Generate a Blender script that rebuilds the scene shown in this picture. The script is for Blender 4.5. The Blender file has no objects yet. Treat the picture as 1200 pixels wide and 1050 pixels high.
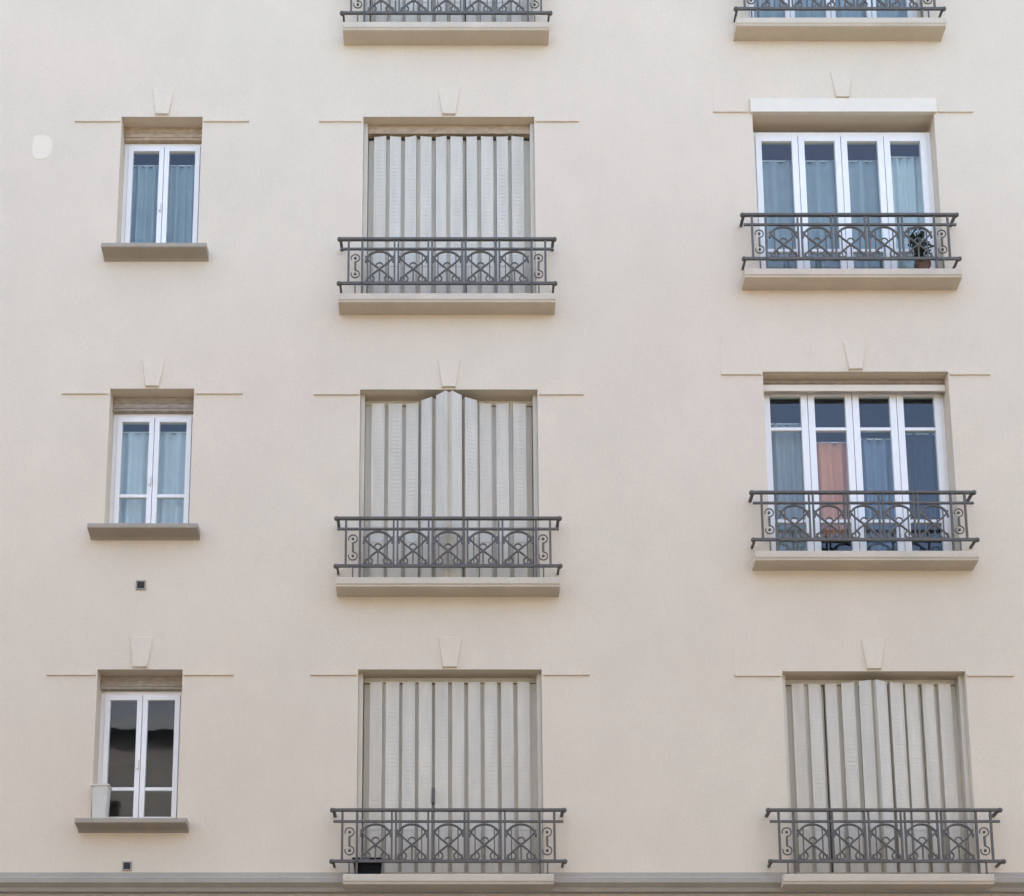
import bpy, bmesh, math, random
from mathutils import Vector, Matrix
R = math.radians
random.seed(7)
S = bpy.context.scene
COL = S.collection

# ------------------------------------------------------------------ materials
def new_mat(name):
    m = bpy.data.materials.new(name); m.use_nodes = True
    nt = m.node_tree
    return m, nt, nt.nodes['Principled BSDF']
def noise(nt, scale, detail=4, rough=.55, stretch=(1, 1, 1), kind='Object'):
    tc = nt.nodes.new('ShaderNodeTexCoord'); mp = nt.nodes.new('ShaderNodeMapping')
    mp.inputs['Scale'].default_value = stretch
    n = nt.nodes.new('ShaderNodeTexNoise')
    n.inputs['Scale'].default_value = scale; n.inputs['Detail'].default_value = detail; n.inputs['Roughness'].default_value = rough
    nt.links.new(tc.outputs[kind], mp.inputs[0]); nt.links.new(mp.outputs[0], n.inputs['Vector'])
    return n
def ramp(nt, src, stops):
    r = nt.nodes.new('ShaderNodeValToRGB')
    while len(r.color_ramp.elements) < len(stops): r.color_ramp.elements.new(.5)
    for e, (p, c) in zip(r.color_ramp.elements, stops): e.position = p; e.color = (*c, 1)
    nt.links.new(src, r.inputs[0]); return r
def mix(nt, a, b, fac, mode='MULTIPLY'):
    m = nt.nodes.new('ShaderNodeMix'); m.data_type = 'RGBA'; m.blend_type = mode
    if isinstance(fac, (int, float)): m.inputs[0].default_value = fac
    else: nt.links.new(fac, m.inputs[0])
    nt.links.new(a, m.inputs[6]); nt.links.new(b, m.inputs[7])
    return m.outputs[2]
def bump(nt, bs, src, dist, strength=.5):
    b = nt.nodes.new('ShaderNodeBump'); b.inputs['Distance'].default_value = dist; b.inputs['Strength'].default_value = strength
    nt.links.new(src, b.inputs['Height']); nt.links.new(b.outputs[0], bs.inputs['Normal'])
def g(v): return (v, v, v)

def plaster(name, base, amt=1.0, rough=.9, stain=1.0):
    m, nt, bs = new_mat(name)
    a = noise(nt, .35, 5, .6); ra = ramp(nt, a.outputs[0], [(.3, tuple(c * (1 - .07 * amt) for c in base)), (.7, base)])
    # slow drift between a pinker and a greener batch of render
    h = noise(nt, .22, 2, .5, (1, 1, 1.6)); rh = ramp(nt, h.outputs[0], [(.35, (1, .975, .965)), (.65, (.975, .985, .975))])
    c = mix(nt, ra.outputs[0], rh.outputs[0], 1)
    b = noise(nt, 1.6, 6, .7, (1.25, 1, .8)); rb = ramp(nt, b.outputs[0], [(.3, g(1 - .05 * stain)), (.68, g(1))])
    c = mix(nt, c, rb.outputs[0], 1)
    d = noise(nt, 34, 6, .8); rd = ramp(nt, d.outputs[0], [(.32, g(.90)), (.66, g(1))])
    c = mix(nt, c, rd.outputs[0], 1)
    nt.links.new(c, bs.inputs['Base Color']); bs.inputs['Roughness'].default_value = rough
    e = noise(nt, 60, 6, .75); bump(nt, bs, e.outputs[0], .006, .6)
    return m
def simple(name, base, rough=.6, metal=0, var=.12, scale=9, bd=.002, stretch=(1, 1, 1)):
    m, nt, bs = new_mat(name)
    a = noise(nt, scale, 5, .6, stretch); r = ramp(nt, a.outputs[0], [(.3, tuple(c * (1 - var) for c in base)), (.7, base)])
    nt.links.new(r.outputs[0], bs.inputs['Base Color']); bs.inputs['Roughness'].default_value = rough; bs.inputs['Metallic'].default_value = metal
    e = noise(nt, 45, 4); bump(nt, bs, e.outputs[0], bd, .4)
    return m
WALL = (.77, .643, .472)
M = {}
M['wall'] = plaster('cream_render', WALL)
M['lowwall'] = plaster('lower_storey_render', (.55, .47, .37), 1.4)
M['course'] = plaster('string_course_stone', (.44, .385, .30), 1.6, stain=2.5)
M['slab'] = plaster('balcony_stone', (.68, .57, .42), 1.4, stain=2.5)
M['sill'] = plaster('sill_stone', (.44, .37, .275), 1.4, stain=2.5)
M['reveal'] = plaster('reveal_plaster', (.52, .455, .385), 1.4)
M['patch'] = plaster('pale_patch_plaster', (.86, .73, .54), .5)
M['shutter'] = simple('grey_white_shutter_paint', (.64, .575, .445), .5, 0, .16, 3, stretch=(4, 4, .5))
M['pvc'] = simple('white_window_plastic', (.84, .80, .72), .35, 0, .04)
M['iron'] = simple('dark_grey_painted_iron', (.125, .108, .085), .6, .1, .3, 20)
M['box_tan'] = simple('tan_roller_box', (.50, .37, .235), .7, 0, .35, 5, stretch=(3, 1, 6))
M['box_grey'] = simple('stone_grey_roller_box', (.42, .35, .265), .7, 0, .35, 5, stretch=(3, 1, 6))
M['box_white'] = simple('cream_roller_fascia', (.76, .66, .50), .5, 0, .05)
M['room'] = simple('room_wall_paint', (.42, .41, .40), .9, 0, .1)
M['floor'] = simple('room_floor_wood', (.22, .15, .10), .5, 0, .3)
M['black'] = simple('black_plastic', (.006, .006, .006), .85, 0, .2)
M['black'].node_tree.nodes['Principled BSDF'].inputs['Specular IOR Level'].default_value = .15
M['leaf'] = simple('dark_green_leaf', (.035, .06, .04), .5, 0, .5, 14)
M['terracotta'] = simple('brown_terracotta', (.16, .10, .075), .8, 0, .25)
M['whitebox'] = simple('white_planter_plastic', (.60, .545, .44), .5, 0, .1)
M['hole'] = simple('dark_vent_metal', (.06, .058, .052), .8, 0, .2)
M['asphalt'] = simple('asphalt', (.05, .05, .052), .9, 0, .3, 3)
M['pave'] = simple('pavement_stone', (.16, .155, .148), .85, 0, .2, 3)
M['kerb'] = simple('kerb_granite', (.36, .35, .34), .8, 0, .2, 8)
M['paint'] = simple('road_paint', (.75, .75, .72), .7, 0, .15)
M['zinc'] = simple('zinc_roof', (.22, .24, .26), .45, .5, .2, 2)
M['opp'] = plaster('ochre_limestone_render', (.21, .205, .20), 1.5)
M['oppdark'] = simple('opposite_window_glass', (.03, .035, .04), .08)
def cloth(name, base, trans=.35):
    m, nt, bs = new_mat(name)
    a = noise(nt, 3, 3); r = ramp(nt, a.outputs[0], [(.3, tuple(c * .86 for c in base)), (.7, base)])
    nt.links.new(r.outputs[0], bs.inputs['Base Color']); bs.inputs['Roughness'].default_value = .95
    t = nt.nodes.new('ShaderNodeBsdfTransparent'); mx = nt.nodes.new('ShaderNodeMixShader'); mx.inputs[0].default_value = trans
    o = nt.nodes['Material Output']
    nt.links.new(bs.outputs[0], mx.inputs[1]); nt.links.new(t.outputs[0], mx.inputs[2]); nt.links.new(mx.outputs[0], o.inputs[0])
    return m
M['c_blue'] = cloth('blue_grey_net', (.48, .49, .48), .15)
M['c_teal'] = cloth('teal_net', (.45, .48, .46), .15)
M['c_white'] = cloth('white_net', (.80, .79, .75), .12)
M['c_pink'] = cloth('salmon_cloth', (.85, .35, .18), 0)
M['c_grey'] = cloth('pale_grey_cloth', (.44, .41, .375), .05)
M['c_navy'] = cloth('slate_blue_cloth', (.26, .29, .34), .05)
M['c_dark'] = cloth('charcoal_cloth', (.06, .062, .066), .1)
def glass():
    m = bpy.data.materials.new('window_glass'); m.use_nodes = True; nt = m.node_tree; nt.nodes.clear()
    o = nt.nodes.new('ShaderNodeOutputMaterial'); mx = nt.nodes.new('ShaderNodeMixShader')
    f = nt.nodes.new('ShaderNodeFresnel'); f.inputs['IOR'].default_value = 1.8
    ge = nt.nodes.new('ShaderNodeNewGeometry'); fm = nt.nodes.new('ShaderNodeMath'); fm.operation = 'SUBTRACT'; fm.use_clamp = True
    nt.links.new(f.outputs[0], fm.inputs[0]); nt.links.new(ge.outputs['Backfacing'], fm.inputs[1])
    t = nt.nodes.new('ShaderNodeBsdfTransparent'); t.inputs['Color'].default_value = (.88, .93, .92, 1)
    gl = nt.nodes.new('ShaderNodeBsdfGlossy'); gl.inputs['Roughness'].default_value = .015
    n = noise(nt, 1.3, 2); b = nt.nodes.new('ShaderNodeBump'); b.inputs['Distance'].default_value = .02; b.inputs['Strength'].default_value = .12
    nt.links.new(n.outputs[0], b.inputs['Height']); nt.links.new(b.outputs[0], gl.inputs['Normal'])
    nt.links.new(fm.outputs[0], mx.inputs[0]); nt.links.new(t.outputs[0], mx.inputs[1]); nt.links.new(gl.outputs[0], mx.inputs[2])
    nt.links.new(mx.outputs[0], o.inputs[0]); return m
M['glass'] = glass()

# ------------------------------------------------------------------ mesh helpers
def obj(name, bm, mat, parent=None, smooth=False, label=None, kind=None):
    me = bpy.data.meshes.new(name)
    bmesh.ops.recalc_face_normals(bm, faces=bm.faces)
    bm.to_mesh(me); bm.free()
    me.materials.append(mat)
    if smooth:
        for p in me.polygons: p.use_smooth = True
    o = bpy.data.objects.new(name, me); COL.objects.link(o)
    if parent: o.parent = parent
    if label: o['label'] = label
    if kind: o['kind'] = kind
    return o
def tag(o, label, cat, group=None):
    o['label'] = label; o['category'] = cat
    if group: o['group'] = group
    return o
def empty(name, loc=(0, 0, 0)):
    o = bpy.data.objects.new(name, None); o.location = loc; o.empty_display_size = .1; COL.objects.link(o); return o
def box(bm, x0, x1, y0, y1, z0, z1, bev=0, mat=None):
    t = bmesh.new()
    r = bmesh.ops.create_cube(t, size=1)
    for v in t.verts:
        v.co = Vector(((x0 + x1) / 2 + v.co.x * (x1 - x0), (y0 + y1) / 2 + v.co.y * (y1 - y0), (z0 + z1) / 2 + v.co.z * (z1 - z0)))
    if bev: bmesh.ops.bevel(t, geom=list(t.edges), offset=bev, segments=2, affect='EDGES', profile=.6)
    if mat is not None: bmesh.ops.transform(t, matrix=mat, verts=t.verts)
    me = bpy.data.meshes.new('tmp'); t.to_mesh(me); t.free(); bm.from_mesh(me); bpy.data.meshes.remove(me)
    return bm
def prism(bm, prof, x0, x1):
    """profile of (y, z) pulled along x"""
    a = [bm.verts.new((x0, y, z)) for y, z in prof]; b = [bm.verts.new((x1, y, z)) for y, z in prof]
    n = len(prof)
    for i in range(n): bm.faces.new((a[i], a[(i + 1) % n], b[(i + 1) % n], b[i]))
    bm.faces.new(a); bm.faces.new(b[::-1])
def tube(bm, pts, w, d=None, n=6, closed=False):
    """sweep a small rounded bar along points lying roughly in an x-z plane"""
    d = d or w; pts = [Vector(p) for p in pts]; rings = []
    N = len(pts)
    for i, p in enumerate(pts):
        a = pts[i - 1] if (i > 0 or closed) else p; b = pts[(i + 1) % N] if (i < N - 1 or closed) else p
        t = (b - a).normalized()
        u = Vector((0, 1, 0)) if abs(t.y) < .9 else Vector((1, 0, 0))
        s = t.cross(u).normalized(); u = s.cross(t).normalized()
        rings.append([bm.verts.new(p + s * math.cos(k * 2 * math.pi / n + math.pi / n) * w + u * math.sin(k * 2 * math.pi / n + math.pi / n) * d) for k in range(n)])
    for i in range(N if closed else N - 1):
        A, B = rings[i], rings[(i + 1) % N]
        for k in range(n): bm.faces.new((A[k], A[(k + 1) % n], B[(k + 1) % n], B[k]))
    if not closed: bm.faces.new(rings[0]); bm.faces.new(rings[-1][::-1])
def arc(cx, cz, r, a0, a1, y, n=10, rz=None):
    rz = rz or r
    return [(cx + r * math.cos(R(a0 + (a1 - a0) * i / n)), y, cz + rz * math.sin(R(a0 + (a1 - a0) * i / n))) for i in range(n + 1)]

# ------------------------------------------------------------------ layout of the facade (metres; wall face at y = 0)
CL, CM, CR = -3.14, 0.0, 4.30
OPEN = {  # key: (x centre, width, z bottom, z top)
 'L1': (CL, .885, 13.455, 15.15), 'L2': (CL + .01, .885, 10.195, 11.84), 'L3': (CL, .865, 7.02, 8.665),
 'M0': (CM, 1.87, 16.15, 18.45), 'M1': (CM, 1.87, 12.80, 15.15), 'M2': (CM, 1.87, 9.55, 11.83), 'M3': (CM + .01, 1.865, 6.40, 8.665),
 'R0': (CR, 1.95, 16.20, 18.45), 'R1': (CR + .02, 1.99, 13.10, 15.20), 'R2': (CR, 1.96, 9.84, 12.04), 'R3': (CR + .02, 1.86, 6.40, 8.645)}
X0, X1, Y1, ZT = -13.0, 14.0, 11.0, 22.6
T = .36   # wall thickness

B = empty('apartment_building', (0, 0, 0))
tag(B, 'cream rendered apartment block with iron balconies and grey folding shutters', 'building')

def wall_mesh(x0, x1, z0, z1, ops, y0, y1):
    """wall with real openings: front, back and reveals"""
    bm = bmesh.new()
    xs = sorted({x0, x1} | {round(v, 4) for o in ops for v in (o[0], o[1])}); zs = sorted({z0, z1} | {round(v, 4) for o in ops for v in (o[2], o[3])})
    V = {}
    def v(x, y, z):
        k = (round(x, 4), round(y, 4), round(z, 4))
        if k not in V: V[k] = bm.verts.new(k)
        return V[k]
    def hole(a, b, c, d):
        mx, mz = (a + b) / 2, (c + d) / 2
        return any(o[0] < mx < o[1] and o[2] < mz < o[3] for o in ops)
    solid = {}
    for i in range(len(xs) - 1):
        for j in range(len(zs) - 1): solid[i, j] = not hole(xs[i], xs[i + 1], zs[j], zs[j + 1])
    for (i, j), s in solid.items():
        if not s: continue
        a, b, c, d = xs[i], xs[i + 1], zs[j], zs[j + 1]
        bm.faces.new((v(a, y0, c), v(b, y0, c), v(b, y0, d), v(a, y0, d)))
        bm.faces.new((v(a, y1, d), v(b, y1, d), v(b, y1, c), v(a, y1, c)))
        for (di, dj, p, q) in ((-1, 0, (a, c), (a, d)), (1, 0, (b, c), (b, d)), (0, -1, (a, c), (b, c)), (0, 1, (a, d), (b, d))):
            if not solid.get((i + di, j + dj), False):
                bm.faces.new((v(p[0], y0, p[1]), v(q[0], y0, q[1]), v(q[0], y1, q[1]), v(p[0], y1, p[1])))
    return bm
ops = [(c - w / 2, c + w / 2, a, b) for c, w, a, b in OPEN.values()]
fw = obj('facade_wall', wall_mesh(X0, X1, 6.33, ZT, ops, 0, T), M['wall'], B)
bm = bmesh.new(); box(bm, X0, X1, .004, T, 0, 6.33); obj('lower_wall', bm, M['lowwall'], B)
bm = bmesh.new()
box(bm, X0, X0 + .3, T, Y1, 0, ZT); box(bm, X1 - .3, X1, T, Y1, 0, ZT); box(bm, X0 + .3, X1 - .3, Y1 - .3, Y1, 0, ZT)
obj('side_and_back_wall', bm, M['wall'], B)
bm = bmesh.new()
for i in range(2): pass
prism(bm, [(-.35, ZT + .25), (-.35, ZT + .32), (2.2, ZT + 3.2), (Y1 - 2, ZT + 3.2), (Y1 + .3, ZT + .32), (Y1 + .3, ZT + .25)], X0 - .2, X1 + .2)
obj('roof', bm, M['zinc'], B)
bm = bmesh.new()
prism(bm, [(0, ZT - .35), (-.08, ZT - .33), (-.08, ZT - .2), (-.22, ZT - .05), (-.3, ZT), (-.3, ZT + .25), (T, ZT + .25), (T, ZT), (0, ZT)], X0, X1)
obj('cornice', bm, M['course'], B)
# string course under the first balconies
bm = bmesh.new()
prism(bm, [(.002, 6.505), (-.035, 6.50), (-.04, 6.455), (-.075, 6.44), (-.105, 6.425), (-.105, 6.375), (-.06, 6.335), (-.045, 6.30), (.002, 6.295)], X0, X1)
obj('string_course', bm, M['course'], B)

# ------------------------------------------------------------------ heads: shallow render panel with keystone
def head(c, half, zl, ztop_open, w):
    bm = bmesh.new()
    top = ztop_open + .44; y = -.003
    # panel notched round the opening
    a, b = c - half, c + half; l, r = c - w / 2, c + w / 2
    pr = [(a, zl), (l - .002, zl), (l - .002, ztop_open), (r + .002, ztop_open), (r + .002, zl), (b, zl), (b, top), (a, top)]
    for q in ([pr[0], pr[1], (l - .002, top), pr[7]], [pr[2], pr[3], (r + .002, top), (l - .002, top)], [pr[4], pr[5], pr[6], (r + .002, top)]):
        pass
    f = [bm.verts.new((x, y, z)) for x, z in pr]; k = [bm.verts.new((x, .003, z)) for x, z in pr]
    bm.faces.new(f); n = len(pr)
    for i in range(n): bm.faces.new((f[i], k[i], k[(i + 1) % n], f[(i + 1) % n]))
    h = obj('head_panel', bm, M['wall'], B)
    # thin drip bead along the foot of the panel on both sides
    for p, q in ((a, l - .02), (r + .02, b)):
        bm = bmesh.new(); prism(bm, [(.003, zl + .026), (-.017, zl + .02), (-.017, zl), (.003, zl - .006)], p, q); obj('drip_bead', bm, M['wall'], h)
    bm = bmesh.new()
    z0, z1 = ztop_open + .015, ztop_open + .36
    fr = [(-.075, z0), (.075, z0), (.125, z1), (-.125, z1)]
    A = [bm.verts.new((c + x * .9, -.028 if i < 2 else -.008, z + (.008 if i < 2 else -.008))) for i, (x, z) in enumerate(fr)]; K = [bm.verts.new((c + x, -.004, z)) for x, z in fr]
    bm.faces.new(A)
    for i in range(4): bm.faces.new((A[i], K[i], K[(i + 1) % 4], A[(i + 1) % 4]))
    obj('keystone', bm, M['wall'], h)
for k, (c, w, z0, z1) in OPEN.items():
    if k[1] == '0': continue
    half = .95 if k[0] == 'L' else 1.42
    dz = {'R1': .004, 'R2': -.04, 'R3': -.055}.get(k, -.065)
    head(c, half, z1 + dz, z1 if k != 'R1' else z1 + .165, w + (.06 if k == 'R1' else 0))

# ------------------------------------------------------------------ sills, balconies, railings
def sill(c, w, ztop):
    bm = bmesh.new()
    prism(bm, [(-.165, ztop - .055), (-.172, ztop - .045), (-.172, ztop - .008), (-.164, ztop), (.16, ztop + .03), (.16, ztop - .10), (0.0, ztop - .10), (-.03, ztop - .075), (-.13, ztop - .06)], c - w / 2, c + w / 2)
    return obj('window_sill', bm, M['sill'], B)
sill(CL, 1.12, 13.457); sill(CL, 1.13, 10.196); sill(CL, 1.10, 7.021)

def railing(c, zs, parent, seed, half=1.145):
    """wrought iron front: twin top rail, foot rail, lyre end bays and looping bays between"""
    rnd = random.Random(seed)
    y = -.165; zb, z2, zt = zs + .14, zs + .55, zs + .67
    bm = bmesh.new()
    box(bm, c - half, c + half, y - .018, y + .018, zt - .016, zt + .012, .004)
    box(bm, c - half, c - half + .03, y + .018, .01, zt - .016, zt + .010, .003); box(bm, c + half - .03, c + half, y + .018, .01, zt - .016, zt + .010, .003)
    obj('hand_rail', bm, M['iron'], parent)
    bm = bmesh.new()
    for z, hh in ((z2, .011), (zb, .015)):
        box(bm, c - half + .01, c + half - .01, y - .011, y + .011, z - hh, z + hh, .002)
    for s in (-1, 1):
        xe = c + s * (half - .015)
        box(bm, xe - .011, xe + .011, y + .011, .01, zb - .012, zb + .012)
        # end of the rails: little ball tips
        for z in (zb, zt):
            bmesh.ops.create_uvsphere(bm, u_segments=10, v_segments=6, radius=.026, matrix=Matrix.Translation((c + s * half, y, z - .003)))
    inner = half - .25
    # end bays: pair of uprights with a lyre scroll
    for s in (-1, 1):
        xa, xb = c + s * (inner + .005), c + s * (inner + .15)
        for x in (xa, xb): box(bm, x - .011, x + .011, y - .009, y + .009, zb, zt - .016)
        xm = (xa + xb) / 2; zm = (zb + z2) / 2
        tube(bm, arc(xm, zm + .095, .045, -90, 200, y), .007); tube(bm, arc(xm, zm - .095, .045, 90, -200, y), .007)
        tube(bm, [(xm, y, zm + .05), (xm, y, zm - .05)], .012)
        for q in (-1, 1):
            bmesh.ops.create_uvsphere(bm, u_segments=8, v_segments=6, radius=.016, matrix=Matrix.Translation((xm, y, zm + q * .095)))
        box(bm, xm - .007, xm + .007, y - .007, y + .007, zb - .13, zb)
        # feet down to the slab
        box(bm, xa - .011, xa + .011, y - .011, y + .011, zs - .01, zb)
    nb = 5; bw = 2 * inner / nb
    for i in range(nb + 1):
        x = c - inner + i * bw
        if 0 < i < nb:
            for q in (-.02, .02): box(bm, x + q - .0095, x + q + .0095, y - .009, y + .009, zb, zt - .016)
    for i in range(nb):
        x = c - inner + (i + .5) * bw; hb = bw / 2 - .032
        for q in (-.095, .095): box(bm, x + q - .006, x + q + .006, y - .006, y + .006, zb, z2 - .05)
        # arch under the second rail
        tube(bm, arc(x, z2 - .16, hb, 0, 180, y, 14, .13), .012)
        # crossing S-scrolls rising from the foot to the crown
        for s in (-1, 1):
            pts = []
            for k in range(15):
                t = k / 14
                pts.append((x + s * hb * math.cos(t * math.pi * 1.0) * (1 - .18 * math.sin(t * math.pi)), y, zb + .015 + t * (z2 - zb - .10)))
            tube(bm, pts, .0105)
            tube(bm, arc(x + s * (hb - .052), zb + .055, .04, 90 if s > 0 else 90, (90 + 290 * s), y, 12), .0095)
        # small ring and drop in the middle
        tube(bm, arc(x, (zb + z2) / 2 + .005, .036, 0, 330, y, 11), .008, closed=True)
        tube(bm, [(x, y, zb), (x, y, zb + .15)], .009)
        bmesh.ops.create_uvsphere(bm, u_segments=8, v_segments=6, radius=.015, matrix=Matrix.Translation((x, y, zb + .158)))
    obj('iron_grille', bm, M['iron'], parent)
def balcony(c, w, ztop, seed, wy=-.2, half=1.145):
    bm = bmesh.new()
    prism(bm, [(wy + .008, ztop), (wy, ztop - .008), (wy, ztop - .07), (wy + .012, ztop - .085), (wy + .012, ztop - .098), (wy + .03, ztop - .105), (.05, ztop - .117), (.2, ztop - .117), (.2, ztop + .012), (-.01, ztop + .012)], c - w / 2, c + w / 2)
    s = obj('balcony', bm, M['slab'], B)
    railing(c, ztop, s, seed, half)
for i, (c, w, z) in enumerate([(-.03, 2.26, 16.18), (-.02, 2.29, 12.83), (-.008, 2.275, 9.58), (-.005, 2.06, 6.432), (CR, 2.30, 16.235), (CR - .02, 2.30, 13.125), (CR - .04, 2.275, 9.872), (CR, 2.06, 6.432)]):
    balcony(c, w, z, i)

# ------------------------------------------------------------------ windows
def bars(bm, x0, x1, z0, z1, t, y0, y1, tb=None, tt=None):
    tb = tb or t; tt = tt or t
    box(bm, x0, x0 + t, y0, y1, z0, z1, .003); box(bm, x1 - t, x1, y0, y1, z0, z1, .003)
    box(bm, x0 + t, x1 - t, y0 + .0015, y1 - .0015, z0, z0 + tb, .003); box(bm, x0 + t, x1 - t, y0 + .0015, y1 - .0015, z1 - tt, z1, .003)
def window(key, n, ztop, tf=.045, ts=.052, rails=(), yf=.20, box_kind=None, zb_over=None, label=None, box_h=None):
    c, w, z0, z1 = OPEN[key]
    x0, x1 = c - w / 2 + .001, c + w / 2 - .001
    zb = (zb_over or z0) + .03
    bm = bmesh.new(); bars(bm, x0, x1, zb, ztop, tf, yf, yf + .07)
    win = obj('window', bm, M['pvc'], B, label=label)
    sw = (x1 - x0 - 2 * tf) / n
    for i in range(n):
        a = x0 + tf + i * sw + .003; b = a + sw - .006
        bm = bmesh.new(); bars(bm, a, b, zb + tf + .004, ztop - tf - .004, ts, yf - .012, yf + .045, ts + .01)
        for z in rails: box(bm, a + ts, b - ts, yf - .004, yf + .04, z - .018, z + .018, .003)
        if n == 2 and i == 0: box(bm, b - .028, b - .012, yf - .05, yf - .012, (zb + ztop) / 2 - .12, (zb + ztop) / 2 - .02, .004)
        obj('sash', bm, M['pvc'], win)
        bm = bmesh.new(); box(bm, a + ts * .6, b - ts * .6, yf + .016, yf + .022, zb + tf + ts * .6, ztop - tf - ts * .6)
        obj('pane', bm, M['glass'], win)
    if box_kind:
        bm = bmesh.new()
        if box_kind == 'white':
            box(bm, x0 - .025, x1 + .025, -.035, .02, z1 - .012, z1 + .158, .006)
        else:
            box(bm, x0, x1, yf - .05, yf + .10, ztop + .002, z1 - .001, .006)
            for k in range(2): box(bm, x0 + .01, x1 - .01, yf - .058, yf - .049, ztop + .03 + k * .06, ztop + .042 + k * .06, .002)
        obj('roller_blind_box', bm, M['box_' + box_kind], win)
    # room behind
    bm = bmesh.new(); d = 2.6; e = .5 if n < 3 else .25
    a, b, lo, hi, yy = x0 - e, x1 + e, z0 - .02, z1 + .15, T + .005
    q = [bm.verts.new(p) for p in ((a, yy, lo), (b, yy, lo), (b, yy, hi), (a, yy, hi), (a, yy + d, lo), (b, yy + d, lo), (b, yy + d, hi), (a, yy + d, hi))]
    for f in ((4, 5, 6, 7), (0, 4, 7, 3), (1, 2, 6, 5), (0, 1, 5, 4), (3, 7, 6, 2)): bm.faces.new([q[k] for k in f])
    obj('room', bm, M['room'], B)
    return win, x0 + tf, sw, zb, ztop
wL1 = window('L1', 2, 14.99, box_kind='tan')
wL2 = window('L2', 2, 11.68, rails=(10.72,), box_kind='grey')
wL3 = window('L3', 2, 8.52, rails=(7.46,), box_kind='grey')
wR0 = window('R0', 4, 18.3, tf=.055, ts=.05)
wR1 = window('R1', 4, 15.10, tf=.05, ts=.066, rails=(13.62,), yf=.16, box_kind='white')
wR2 = window('R2', 4, 11.985, tf=.03, ts=.07, rails=(11.50, 10.43), box_kind=None)
c, w, z0, z1 = OPEN['R2']
bm = bmesh.new(); box(bm, c - w / 2 + .002, c + w / 2 - .002, .10, .13, z1 - .155, z1 - .085, .004)
obj('roller_blind_edge', bm, M['box_white'], wR2[0])
bm = bmesh.new()
for k in range(2): box(bm, c - w / 2 + .002, c + w / 2 - .002, .13, .19, z1 - .09 + k * .045, z1 - .05 + k * .045, .004)
obj('roller_blind_box', bm, M['box_grey'], wR2[0])

# folding metal shutters
def shutters(key, path_out, yb=.13, handle=False, npan=10, drop=0):
    c, w, z0, z1 = OPEN[key]
    # outer frame
    bm = bmesh.new(); x0, x1 = c - w / 2 + .001, c + w / 2 - .001
    box(bm, x0, x0 + .045, yb - .05, yb + .16, z0 + .02, z1 - .002, .004); box(bm, x1 - .045, x1, yb - .05, yb + .16, z0 + .02, z1 - .002, .004)
    box(bm, x0 + .045, x1 - .045, yb + .06, yb + .16, z1 - .06, z1 - .002, .004)
    win = obj('window', bm, M['shutter'], B)
    if drop:
        bm = bmesh.new(); box(bm, x0 + .046, x1 - .046, yb - .02, yb + .059, z1 - drop - .05, z1 - .003, .004)
        obj('roller_blind_box', bm, M['box_tan'], win)
    xa, xb = x0 + .095, x1 - .095
    # plan path of the folded leaves
    peak = path_out; half = .36
    plan = [(xa, yb), ((xa + xb) / 2 - half, yb), ((xa + xb) / 2 - .02, yb - peak), ((xa + xb) / 2 + .02, yb - peak), ((xa + xb) / 2 + half, yb), (xb, yb)] if peak else [(xa, yb), (xb, yb)]
    seg = [(Vector(plan[i]), Vector(plan[i + 1])) for i in range(len(plan) - 1)]
    tot = sum((b - a).length for a, b in seg)
    def at(s):
        for a, b in seg:
            L = (b - a).length
            if s <= L + 1e-6: return a + (b - a) * (s / L), (b - a).normalized()
            s -= L
        return seg[-1][1], (seg[-1][1] - seg[-1][0]).normalized()
    rnd = random.Random(key)
    pw = tot / npan
    for i in range(npan):
        s = (i + .5) * pw
        p, t = at(s)
        yaw = math.atan2(t.y, t.x) + R(rnd.uniform(-5, 5) + (6 if i % 2 else -6)); 
        wd = pw * rnd.uniform(.62, .74)
        zt = z1 - .075 - drop ; zl = z0 + .035
        mt = Matrix.Translation((p.x, p.y, 0)) @ Matrix.Rotation(yaw, 4, 'Z')
        bm = bmesh.new()
        box(bm, -wd / 2, wd / 2, -.006, .006, zl, zt, .002, mt)               # plate
        for q in (-1, 1): box(bm, q * wd / 2 - .006, q * wd / 2 + .006, -.010, .055, zl, zt, .002, mt)    # flanges
        if i < npan - 1: box(bm, wd / 2 + .004, wd / 2 + (pw - wd) * .95, .044, .050, zl + .005, zt - .005, 0, mt)         # recessed hinge strip
        if i == npan - 1: box(bm, wd / 2 + .006, wd / 2 + .08, .044, .050, zl, zt, 0, mt)
        if i == 0: box(bm, -wd / 2 - .075, -wd / 2 - .006, .044, .050, zl, zt, 0, mt)
        # pressed louvre slots in the upper field, kick panel seam
        for k in range(int((zt - zl - .75) / .045)):
            zz = zl + .65 + k * .045
            box(bm, -wd / 2 + .022, wd / 2 - .022, -.0078, -.006, zz, zz + .014, 0, mt)
        box(bm, -wd / 2 + .008, wd / 2 - .008, -.010, -.006, zl + .56, zl + .585, 0, mt)
        if handle and i == 4:
            bh = bmesh.new(); box(bh, -wd / 2 - .034, -wd / 2 - .008, -.035, -.010, z0 + .88, z0 + 1.04, .004, mt); obj('shutter_handle', bh, M['iron'], win)
        obj('shutter_panel', bm, M['shutter'], win)
    # dark room side: closed with a plain back sheet
    bm = bmesh.new(); box(bm, x0 - .05, x1 + .05, T + .005, T + .03, z0 - .05, z1 + .05)
    obj('room', bm, M['room'], B)
    return win
shutters('M0', 0); shutters('M1', 0, drop=.06); shutters('M2', .22); shutters('M3', 0, handle=True); shutters('R3', .09)

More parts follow.
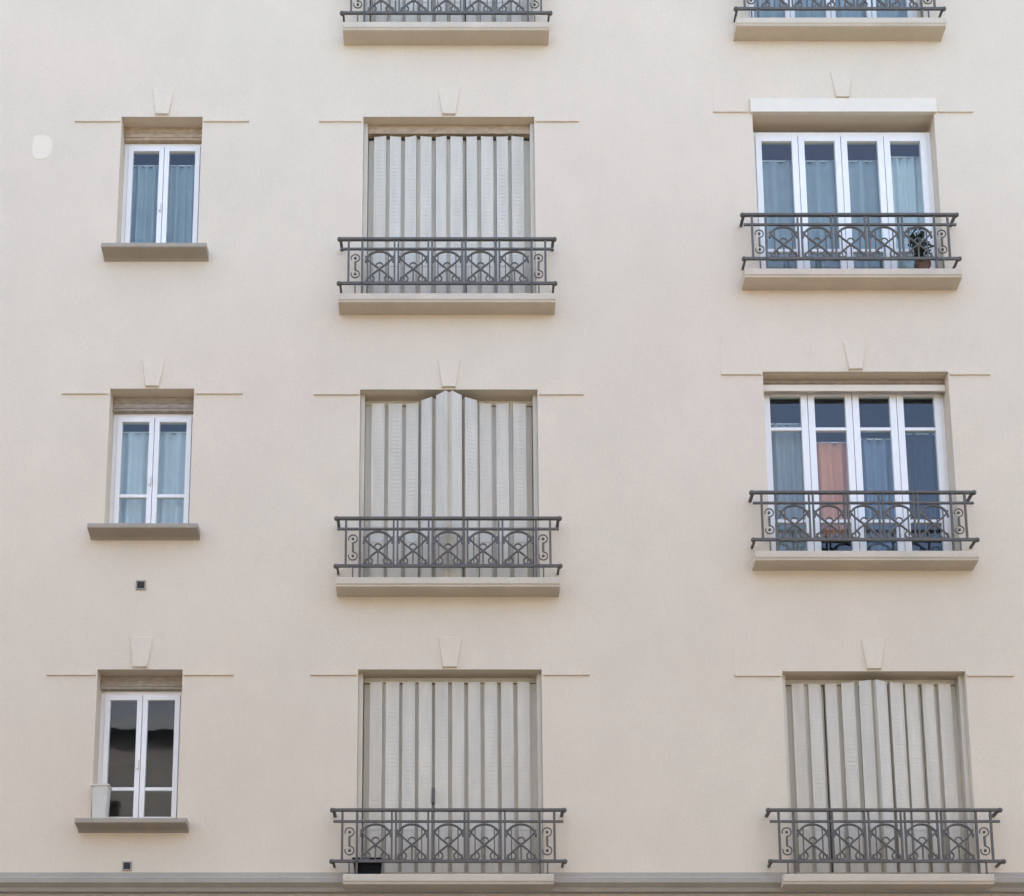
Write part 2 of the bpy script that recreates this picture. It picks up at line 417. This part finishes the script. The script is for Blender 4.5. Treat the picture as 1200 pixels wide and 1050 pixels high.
# ------------------------------------------------------------------ curtains (each hangs in its room: a thing of its own)
def curtain(x0, x1, z0, z1, y, mat, label, amp=.03, pitch=.085, seed=0, group='curtains behind the windows'):
    rnd = random.Random(seed); bm = bmesh.new(); nx = max(12, int((x1 - x0) / .012)); nz = 10
    ph = rnd.uniform(0, 6); cols = []
    for i in range(nx + 1):
        x = x0 + (x1 - x0) * i / nx
        a = amp * (math.sin(2 * math.pi * x / pitch + ph) + .4 * math.sin(2 * math.pi * x / (pitch * 2.3) + 1 + ph))
        cols.append([(x + .004 * math.sin(j * .9 + i * .2), y + a * (.55 + .45 * (1 - j / nz)), z0 + (z1 - z0) * j / nz) for j in range(nz + 1)])
    F = [[bm.verts.new(p) for p in col] for col in cols]; K = [[bm.verts.new((p[0], p[1] + .003, p[2])) for p in col] for col in cols]
    for i in range(nx):
        for j in range(nz):
            bm.faces.new((F[i][j], F[i + 1][j], F[i + 1][j + 1], F[i][j + 1])); bm.faces.new((K[i][j], K[i][j + 1], K[i + 1][j + 1], K[i + 1][j]))
    for i in range(nx):
        bm.faces.new((F[i][0], K[i][0], K[i + 1][0], F[i + 1][0])); bm.faces.new((F[i][nz], F[i + 1][nz], K[i + 1][nz], K[i][nz]))
    for q in (0, nx):
        for j in range(nz): bm.faces.new((F[q][j], F[q][j + 1], K[q][j + 1], K[q][j]))
    # rod the cloth hangs from
    bmr = bmesh.new(); tube(bmr, [(x0 - .03, y, z1 + .004), (x1 + .03, y, z1 + .004)], .008)
    o = obj('curtain', bm, mat, None, True); tag(o, label, 'curtain', group)
    obj('curtain_rod', bmr, M['pvc'], o)
    return o
yc = .30
curtain(CL - .39, CL + .39, 13.5, 14.79, yc, M['c_teal'], 'blue grey net curtain behind the topmost small two pane window on the left', seed=1)
curtain(CL - .38, CL + .40, 10.24, 11.52, yc, M['c_white'], 'pale whitish net curtain in the small left window above the upper wall vent', seed=2, pitch=.13)
x, sw = wR1[1], wR1[2]
curtain(x - .01, x + sw * 3 - .02, 13.15, 14.85, yc, M['c_blue'], 'wide blue grey net curtain behind the first three lights of the upper right window', seed=3, pitch=.16)
curtain(x + sw * 3 + .01, x + sw * 4, 13.15, 14.90, yc, M['c_white'], 'narrow whitish curtain in the last light of the upper right window above the plant', seed=4)
x, sw = wR2[1], wR2[2]
curtain(x - .01, x + sw * 1 - .02, 9.9, 11.62, yc, M['c_grey'], 'pale grey curtain in the far left light of the window with the salmon curtain', seed=5)
curtain(x + sw + .01, x + sw * 2 - .01, 10.3, 11.40, yc, M['c_pink'], 'salmon pink curtain behind the second light of the right middle window', seed=6, pitch=.11)
curtain(x + sw * 2 + .01, x + sw * 3 + .0, 10.1, 11.44, yc, M['c_navy'], 'slate blue curtain just right of the salmon curtain', seed=7, pitch=.1)
curtain(x + sw * 3 + .04, x + sw * 4, 9.9, 11.5, yc, M['c_dark'], 'dark charcoal curtain at the right end of the right middle window', seed=8)
x, sw = wR0[1], wR0[2]
curtain(x + .02, x + sw * 4 - .02, 16.22, 18.1, yc, M['c_blue'], 'blue grey curtain in the topmost right window cut by the photo edge', seed=9, pitch=.2)

# ------------------------------------------------------------------ small wall fittings (parts of the building)
def vent(x, z, s):
    bm = bmesh.new()
    bars(bm, x - s, x + s, z - s, z + s, .014, -.014, .004)
    v = obj('wall_vent', bm, M['course'], B)
    bm = bmesh.new(); box(bm, x - s + .012, x + s - .012, -.003, .006, z - s + .012, z + s - .012)
    for k in range(4): box(bm, x - s + .014, x + s - .014, -.010, -.003, z - s + .02 + k * (2 * s - .04) / 4, z - s + .028 + k * (2 * s - .04) / 4)
    obj('vent_grille', bm, M['hole'], v)
vent(-3.165, 9.593, .052); vent(-3.19, 6.575, .048)
bm = bmesh.new()  # thin rounded plate, a paler tone than the wall around it
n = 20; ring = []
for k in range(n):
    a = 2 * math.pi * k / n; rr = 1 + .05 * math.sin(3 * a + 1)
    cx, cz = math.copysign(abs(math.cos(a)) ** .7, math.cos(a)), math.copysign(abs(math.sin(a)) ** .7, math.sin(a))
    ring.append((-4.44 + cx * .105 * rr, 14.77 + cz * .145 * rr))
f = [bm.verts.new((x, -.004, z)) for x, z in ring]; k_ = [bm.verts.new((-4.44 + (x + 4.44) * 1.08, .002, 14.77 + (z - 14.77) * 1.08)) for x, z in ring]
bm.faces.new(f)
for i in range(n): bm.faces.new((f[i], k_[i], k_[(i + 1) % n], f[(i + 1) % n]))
obj('pale_patch', bm, M['patch'], B, label='small pale patch on the wall')

# ------------------------------------------------------------------ things on sills and balconies
def planter(name, x, y, z, w, d, h, mat, label, cat, lip=.012):
    bm = bmesh.new()
    def ringv(sx, sy, zz): return [bm.verts.new((x + a * sx, y + b * sy, zz)) for a, b in ((-1, -1), (1, -1), (1, 1), (-1, 1))]
    rs = [ringv(w / 2 * .86, d / 2 * .86, z), ringv(w / 2 * .97, d / 2 * .97, z + h - lip * 1.6), ringv(w / 2 + .006, d / 2 + .006, z + h - lip * 1.6), ringv(w / 2 + .006, d / 2 + .006, z + h), ringv(w / 2 - .01, d / 2 - .01, z + h), ringv(w / 2 - .014, d / 2 - .014, z + h - .03)]
    bm.faces.new(rs[0][::-1])
    for A, Bq in zip(rs, rs[1:]):
        for i in range(4): bm.faces.new((A[i], A[(i + 1) % 4], Bq[(i + 1) % 4], Bq[i]))
    bm.faces.new(rs[-1])
    bmesh.ops.bevel(bm, geom=[e for e in bm.edges if abs((e.verts[0].co - e.verts[1].co).z) > .02], offset=.012, segments=2, affect='EDGES')
    o = obj(name, bm, mat); return tag(o, label, cat)
planter('planter_box', -.80, -.105, 6.449, .29, .09, .165, M['black'], 'small black planter box at the left foot of the lowest middle balcony', 'planter')
planter('planter_box', CL - .335, -.02, 7.045, .17, .13, .36, M['whitebox'], 'tall white planter box on the left end of the lowest small window sill', 'planter')
# potted plant on the upper right balcony
P = empty('potted_plant', (5.06, -.07, 13.137)); tag(P, 'dark leafy potted plant at the right end of the upper right balcony', 'plant')
bm = bmesh.new()
prof = [(.0, 0), (.06, 0), (.078, .11), (.088, .112), (.088, .14), (.076, .14), (.07, .12), (0, .12)]
sp = 20; rings = []
for r, z in prof: rings.append([bm.verts.new((max(r, .0005) * math.cos(2 * math.pi * k / sp), max(r, .0005) * math.sin(2 * math.pi * k / sp), z)) for k in range(sp)])
for A, Bq in zip(rings, rings[1:]):
    for k in range(sp): bm.faces.new((A[k], A[(k + 1) % sp], Bq[(k + 1) % sp], Bq[k]))
obj('pot', bm, M['terracotta'], P, True)
bm = bmesh.new(); rnd = random.Random(3)
bs = bmesh.new()
for s in range(16):
    a = rnd.uniform(0, 2 * math.pi); lean = rnd.uniform(.02, .13); hgt = rnd.uniform(.22, .46)
    tip = Vector((lean * math.cos(a) * 1.3 - .02, lean * math.sin(a) * .5, .12 + hgt))
    tube(bs, [(0, 0, .12), (tip.x * .4, tip.y * .4, .12 + hgt * .55), tuple(tip)], .0028, n=5)
    for l in range(9):
        t = .25 + .75 * l / 8; base = Vector((0, 0, .12)).lerp(tip, t); b = rnd.uniform(0, 2 * math.pi); L = rnd.uniform(.05, .085)
        d = Vector((math.cos(b), math.sin(b) * .7, rnd.uniform(-.2, .6))).normalized(); n_ = d.cross(Vector((0, 0, 1))).normalized() * L * .3
        up = n_.cross(d).normalized() * .01
        m1, m2 = base + d * L * .5 + n_ + up, base + d * L * .5 - n_ + up
        v = [bm.verts.new(q) for q in (base, m1, base + d * L, m2)]; vc = bm.verts.new(base + d * L * .5)
        bm.faces.new((v[0], v[1], vc)); bm.faces.new((v[1], v[2], vc)); bm.faces.new((v[2], v[3], vc)); bm.faces.new((v[3], v[0], vc))
obj('foliage', bm, M['leaf'], P); obj('stem', bs, M['leaf'], P)

# ------------------------------------------------------------------ street and opposite house (behind the camera: it shades, bounces and is mirrored)
def struct(name, x0, x1, y0, y1, z0, z1, mat, bev=0):
    bm = bmesh.new(); box(bm, x0, x1, y0, y1, z0, z1, bev); return obj(name, bm, mat, kind='structure')
bm = bmesh.new(); q = [bm.verts.new(p) for p in ((-150, -150, -.14), (150, -150, -.14), (150, 150, -.14), (-150, 150, -.14))]; bm.faces.new(q)
obj('ground', bm, M['asphalt'], kind='structure')
struct('road', -60, 60, -13.8, -2.9, -.139, -.134, M['asphalt'])
struct('pavement', -60, 60, -2.7, -.001, -.13, -.001, M['pave']); struct('pavement', -60, 60, -18.4, -14.0, -.13, -.001, M['pave'])
struct('kerb', -60, 60, -2.9, -2.7, -.13, .004, M['kerb'], .01); struct('kerb', -60, 60, -14.0, -13.8, -.13, .004, M['kerb'], .01)
bm = bmesh.new()
for i in range(-15, 16): box(bm, i * 3.6, i * 3.6 + 1.8, -8.4, -8.28, -.133, -.128)
obj('road_marking', bm, M['paint'], kind='structure')
OB = empty('apartment_building', (0, -18.5, 0)); tag(OB, 'ochre stone apartment block across the street', 'building')
oh = 16.0; ops = []
for f in range(5):
    for k in range(14): x = -26 + k * 4.0; ops.append((x, x + 1.3, 1.0 + f * 3.0, 2.9 + f * 3.0))
obj('wall', wall_mesh(-28, 28, 0, oh, ops, 0, -.35), M['opp'], OB)
bm = bmesh.new(); box(bm, -27.9, 27.9, -10, -.36, 0, oh - .05); obj('building_core', bm, M['opp'], OB)
for a, b, z0, z1 in ops:
    bm = bmesh.new(); bars(bm, a, b, z0, z1, .07, -.24, -.18); box(bm, (a + b) / 2 - .05, (a + b) / 2 + .05, -.238, -.182, z0 + .07, z1 - .07)
    w_ = obj('window', bm, M['pvc'], OB)
    bm = bmesh.new(); box(bm, a + .05, b - .05, -.22, -.21, z0 + .05, z1 - .05); obj('pane', bm, M['oppdark'], w_)
    bm = bmesh.new(); box(bm, a - .12, b + .12, .001, .12, z0 - .09, z0 - .005, .01); obj('window_sill', bm, M['slab'], OB)
bm = bmesh.new(); prism(bm, [(.3, oh), (.3, oh + .25), (-1.2, oh + 1.5), (-9, oh + 1.5), (-10.2, oh + .2), (-10.2, oh)], -28.1, 28.1); obj('roof', bm, M['zinc'], OB)

# ------------------------------------------------------------------ light
SUN_EL, SUN_AZ = R(52), R(12)     # the sun stands behind the facade: the wall is in open shade
w = bpy.data.worlds.new('World'); S.world = w; w.use_nodes = True
nt = w.node_tree; bg = nt.nodes['Background']
sky = nt.nodes.new('ShaderNodeTexSky'); sky.sky_type = 'NISHITA'; sky.sun_disc = False
sky.sun_elevation = SUN_EL; sky.sun_rotation = SUN_AZ; sky.air_density = .75; sky.dust_density = 4.5; sky.ozone_density = 1.0
nt.links.new(sky.outputs[0], bg.inputs[0]); bg.inputs[1].default_value = .15
sl = bpy.data.lights.new('sun', 'SUN'); sl.energy = 2.0; sl.angle = R(.5); sl.color = (1, .95, .88)
so = bpy.data.objects.new('sun', sl); COL.objects.link(so)
d = Vector((math.sin(SUN_AZ) * math.cos(SUN_EL), math.cos(SUN_AZ) * math.cos(SUN_EL), math.sin(SUN_EL)))   # towards the sun
so.rotation_euler = d.to_track_quat('Z', 'Y').to_euler(); so.location = (0, 10, 40)

# ------------------------------------------------------------------ camera
cd = bpy.data.cameras.new('camera'); co = bpy.data.objects.new('camera', cd); COL.objects.link(co)
co.location = (0, -15, 1.6); co.rotation_euler = (R(101), 0, 0)
cd.sensor_width = 36; cd.lens = 1852 / 1200 * 36; cd.shift_x = 74 / 1200; cd.shift_y = 729 / 1200
cd.clip_end = 1000
S.camera = co
S.render.resolution_x = 1024; S.render.resolution_y = 896
S.view_settings.view_transform = 'Standard'; S.view_settings.look = 'None'; S.view_settings.exposure = 2.75; S.view_settings.gamma = 1
S.render.engine = 'CYCLES'
S.cycles.max_bounces = 8; S.cycles.transparent_max_bounces = 12
